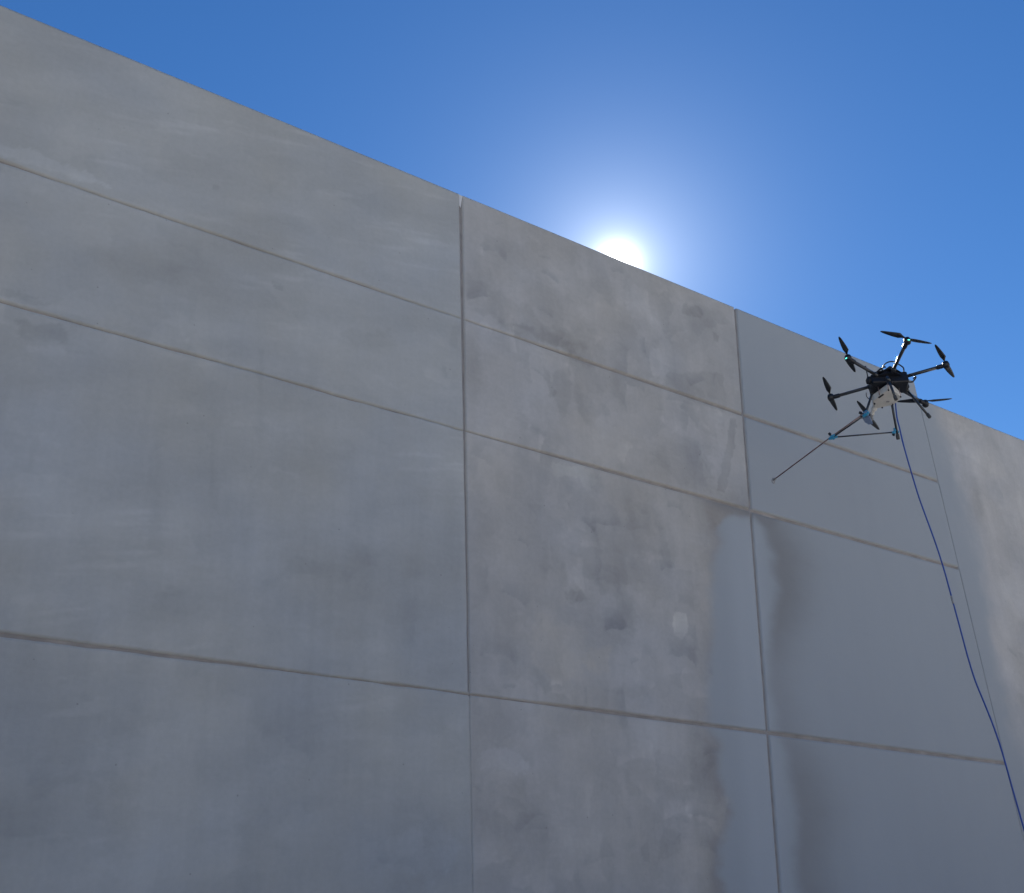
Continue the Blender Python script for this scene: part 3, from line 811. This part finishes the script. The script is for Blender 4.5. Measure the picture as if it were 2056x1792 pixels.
# spray wand, brace and blue clamps
WH = -.455
apex = at((672, 1155), WH - .01); tip = at((74, 1592), WH - .015); cb = at((985, 935), WH)
ca_ = at((1318, 1105), feet['a'][2] + .06)
wd = (tip - cb) / np.linalg.norm(tip - cb)
up_ = np.array([0, 0, 1.0])
wand = MB(); wand.tube([cb - wd * .06 + up_ * .014, apex + up_ * .012, tip], [.0085, .0085, .0075], 10)
wand_o = wand.build('spray_wand', M_STEEL, dr, True)
MB().tube([cb - up_ * .012, apex - up_ * .008], .0085, 10).build('brace_rod', M_CARB, dr, True)
MB().tube([ca_, apex - up_ * .004 + (ca_ - apex) * .03], .0085, 10).build('brace_rod', M_CARB, dr, True)
# nozzle: swivel body, ring guard and cap
nz = MB(); sx = np.cross(wd, up_); sx /= np.linalg.norm(sx)
nz.tube([tip - wd * .03, tip - wd * .028, tip, tip + wd * .004], [.008, .014, .014, .009], 10)
ringc = tip + wd * .012 - up_ * .02
nz.tube([ringc + .022 * (math.cos(q_) * sx + math.sin(q_) * up_) for q_ in np.linspace(0, 2 * math.pi, 17)], .0065, 8, False)
nz.tube([tip + sx * .02 + up_ * .014, tip - sx * .02 + up_ * .014], .0055, 8); nz.tube([tip, tip + up_ * .026], .005, 8)
nz.build('nozzle', M_GREY, wand_o)


def clamp(c, d1, d2, size, knob):
    """printed clamp: split block, two sleeves round the rods and a black knob"""
    d1 = d1 / np.linalg.norm(d1); d2 = d2 / np.linalg.norm(d2)
    x = d1; z = np.cross(d1, d2); z /= np.linalg.norm(z); y = np.cross(z, x); Rm = np.stack([x, y, z], 1)
    b_ = MB(); b_.box(c, (size, size * .62, size * .6), Rm, size * .10)
    b_.tube([c - d1 * size * .75, c + d1 * size * .75], size * .26, 12); b_.tube([c, c + d2 * size * .95], size * .27, 12)
    b_.box(c + y * size * .38, (size * .5, size * .3, size * .8), Rm, size * .06)
    o = b_.build('clamp', M_BLUE, dr)
    MB().tube([knob[0], knob[0] + (knob[1] - knob[0]) * .5, knob[0] + (knob[1] - knob[0]) * .55, knob[1]], [.007, .007, .017, .015], 8).build('knob', M_BLK, o)
    return o


dvec = feet['b'] - tops['b']; avec = feet['a'] - tops['a']
k_b = at((1010, 925), WH)
clamp(k_b, wd, -dvec, .062, (k_b, k_b - wd * -.03 + np.array([-.03, -.045, .03])))
MB().box(k_b + wd * .045 + up_ * .006, (.03, .035, .04), None, .006).build('clamp_jaw', M_BLK, dr)
clamp(apex, wd, ca_ - apex, .058, (apex, apex - sx * .03 + up_ * .05 + wd * .01))
clamp(ca_, apex - ca_, -avec, .052, (ca_, at((1294, 1140), ca_[2] - .02)))
# angled plate under the clamp
P0 = [at(p, WH - .01) for p in ((985, 968), (1050, 945), (1088, 1022), (1045, 1028), (1005, 1005))]
MB().add([p for p in P0] + [p + [0, 0, .03] for p in P0], [tuple(range(5)), tuple(range(5, 10))] + [(i, (i + 1) % 5, 5 + (i + 1) % 5, 5 + i) for i in range(5)]).build('bracket', M_BGREY, dr)

# cable loops, antenna and small wiring
def arc_through(pts, h, r, name='cable_loop'):
    """a smooth cable through close-up pixels with heights"""
    P = [at(p, hh) for p, hh in zip(pts, h)]; Q = []
    for i in range(len(P) - 1):
        p0 = P[max(i - 1, 0)]; p1 = P[i]; p2 = P[i + 1]; p3 = P[min(i + 2, len(P) - 1)]
        for s in np.linspace(0, 1, 7)[:-1]:
            Q.append(.5 * ((2 * p1) + (-p0 + p2) * s + (2 * p0 - 5 * p1 + 4 * p2 - p3) * s * s + (-p0 + 3 * p1 - 3 * p2 + p3) * s ** 3))
    Q.append(P[-1])
    return MB().tube(Q, r, 8).build(name, M_WIRE, dr, True)


arc_through([(1180, 470), (1195, 425), (1235, 392), (1285, 382), (1330, 398), (1375, 425), (1402, 450), (1405, 490)], [.03, .07, .1, .11, .11, .09, .07, .03], .0075)
arc_through([(1090, 525), (1130, 490), (1190, 440), (1215, 440)], [.03, .05, .06, .04], .010)
arc_through([(1215, 470), (1245, 447), (1280, 462), (1300, 490)], [.05, .07, .07, .04], .006)
arc_through([(1415, 545), (1450, 515), (1495, 508), (1520, 530), (1500, 560)], [.02, .05, .06, .05, .02], .0065)
arc_through([(1440, 590), (1490, 590), (1520, 560), (1530, 535)], [-.03, -.02, .0, .02], .009)
arc_through([(1020, 700), (1025, 740), (1060, 772), (1095, 765)], [-.06, -.10, -.12, -.12], .004)
arc_through([(1035, 560), (1030, 510), (1010, 435)], [.02, .07, .13], .006, 'antenna')
arc_through([(1025, 560), (1060, 600), (1130, 690)], [-.03, -.08, -.12], .0045)
q = at((1012, 440), .128); MB().tube([q + up_ * -.03, q + up_ * .012], .011, 10).build('antenna_tip', M_BLK, dr)
q = at((1520, 512), .045); MB().box(q, (.02, .02, .03), None, .004).build('gps_bracket', M_GREY, dr)
q = at((1052, 575), -.02); MB().box(q, (.06, .08, .07), rotz(.5), .012).build('regulator', M_BLK, dr)
q = at((1430, 640), -.06); MB().box(q, (.05, .07, .07), rotz(.5), .012).build('regulator', M_BLK, dr)

# ------------------------------------------------------------------ the hose
hose_px = [(1801, 838), (1806, 858), (1812, 885), (1821, 918), (1831, 952), (1845, 998), (1862, 1045), (1879, 1092), (1895, 1142), (1910, 1196), (1928, 1262),
           (1943, 1318), (1958, 1366), (1975, 1408), (1991, 1448), (2006, 1490), (2018, 1530), (2032, 1580), (2056, 1664), (2080, 1750)]
start = DT + DR @ at((1318, 800), HB + .03)
hp = [start]
h0 = math.hypot(*(start[:2]))
for i, p in enumerate(hose_px):
    d = ray(*p); s = i / (len(hose_px) - 1); hd = h0 - .1 * s - .5 * s * s
    hp.append(EYE + d * hd / math.hypot(d[0], d[1]))
e = hp[-1]; dirn = (hp[-1] - hp[-3]); dirn[2] = 0; dirn /= np.linalg.norm(dirn)
for s, z in ((.22, .55), (.5, .18), (.9, .04), (1.5, .012), (2.6, .012), (4.0, .012), (5.5, .012)):
    hp.append(np.array([*(e[:2] + dirn[:2] * s), e[2] * 0 + z]) if z < e[2] else e + dirn * s)
Q = []
for i in range(len(hp) - 1):
    p0 = hp[max(i - 1, 0)]; p1 = hp[i]; p2 = hp[i + 1]; p3 = hp[min(i + 2, len(hp) - 1)]
    for s in np.linspace(0, 1, 5)[:-1]:
        Q.append(.5 * ((2 * p1) + (-p0 + p2) * s + (2 * p0 - 5 * p1 + 4 * p2 - p3) * s * s + (-p0 + 3 * p1 - 3 * p2 + p3) * s ** 3))
Q.append(hp[-1])
for q in Q: q[2] = max(q[2], .011)
hr = empty('paint_hose', tuple(Q[-1] * [1, 1, 0]))
tag(hr, 'thin dark blue paint hose hanging from the drone beside the joint', 'hose')
ho = np.array(hr.location)
MB().tube([q - ho for q in Q], .0077, 10).build('hose_tube', M_HOSE, hr, True)
i0 = 4 * 10
MB().tube([q - ho for q in (Q[i0], Q[i0] * .8 + Q[i0 + 1] * .2, Q[i0] * .3 + Q[i0 + 1] * .7, Q[i0 + 1])], [.0095, .012, .012, .0095], 10).build('coupling', M_GREY, hr, True)
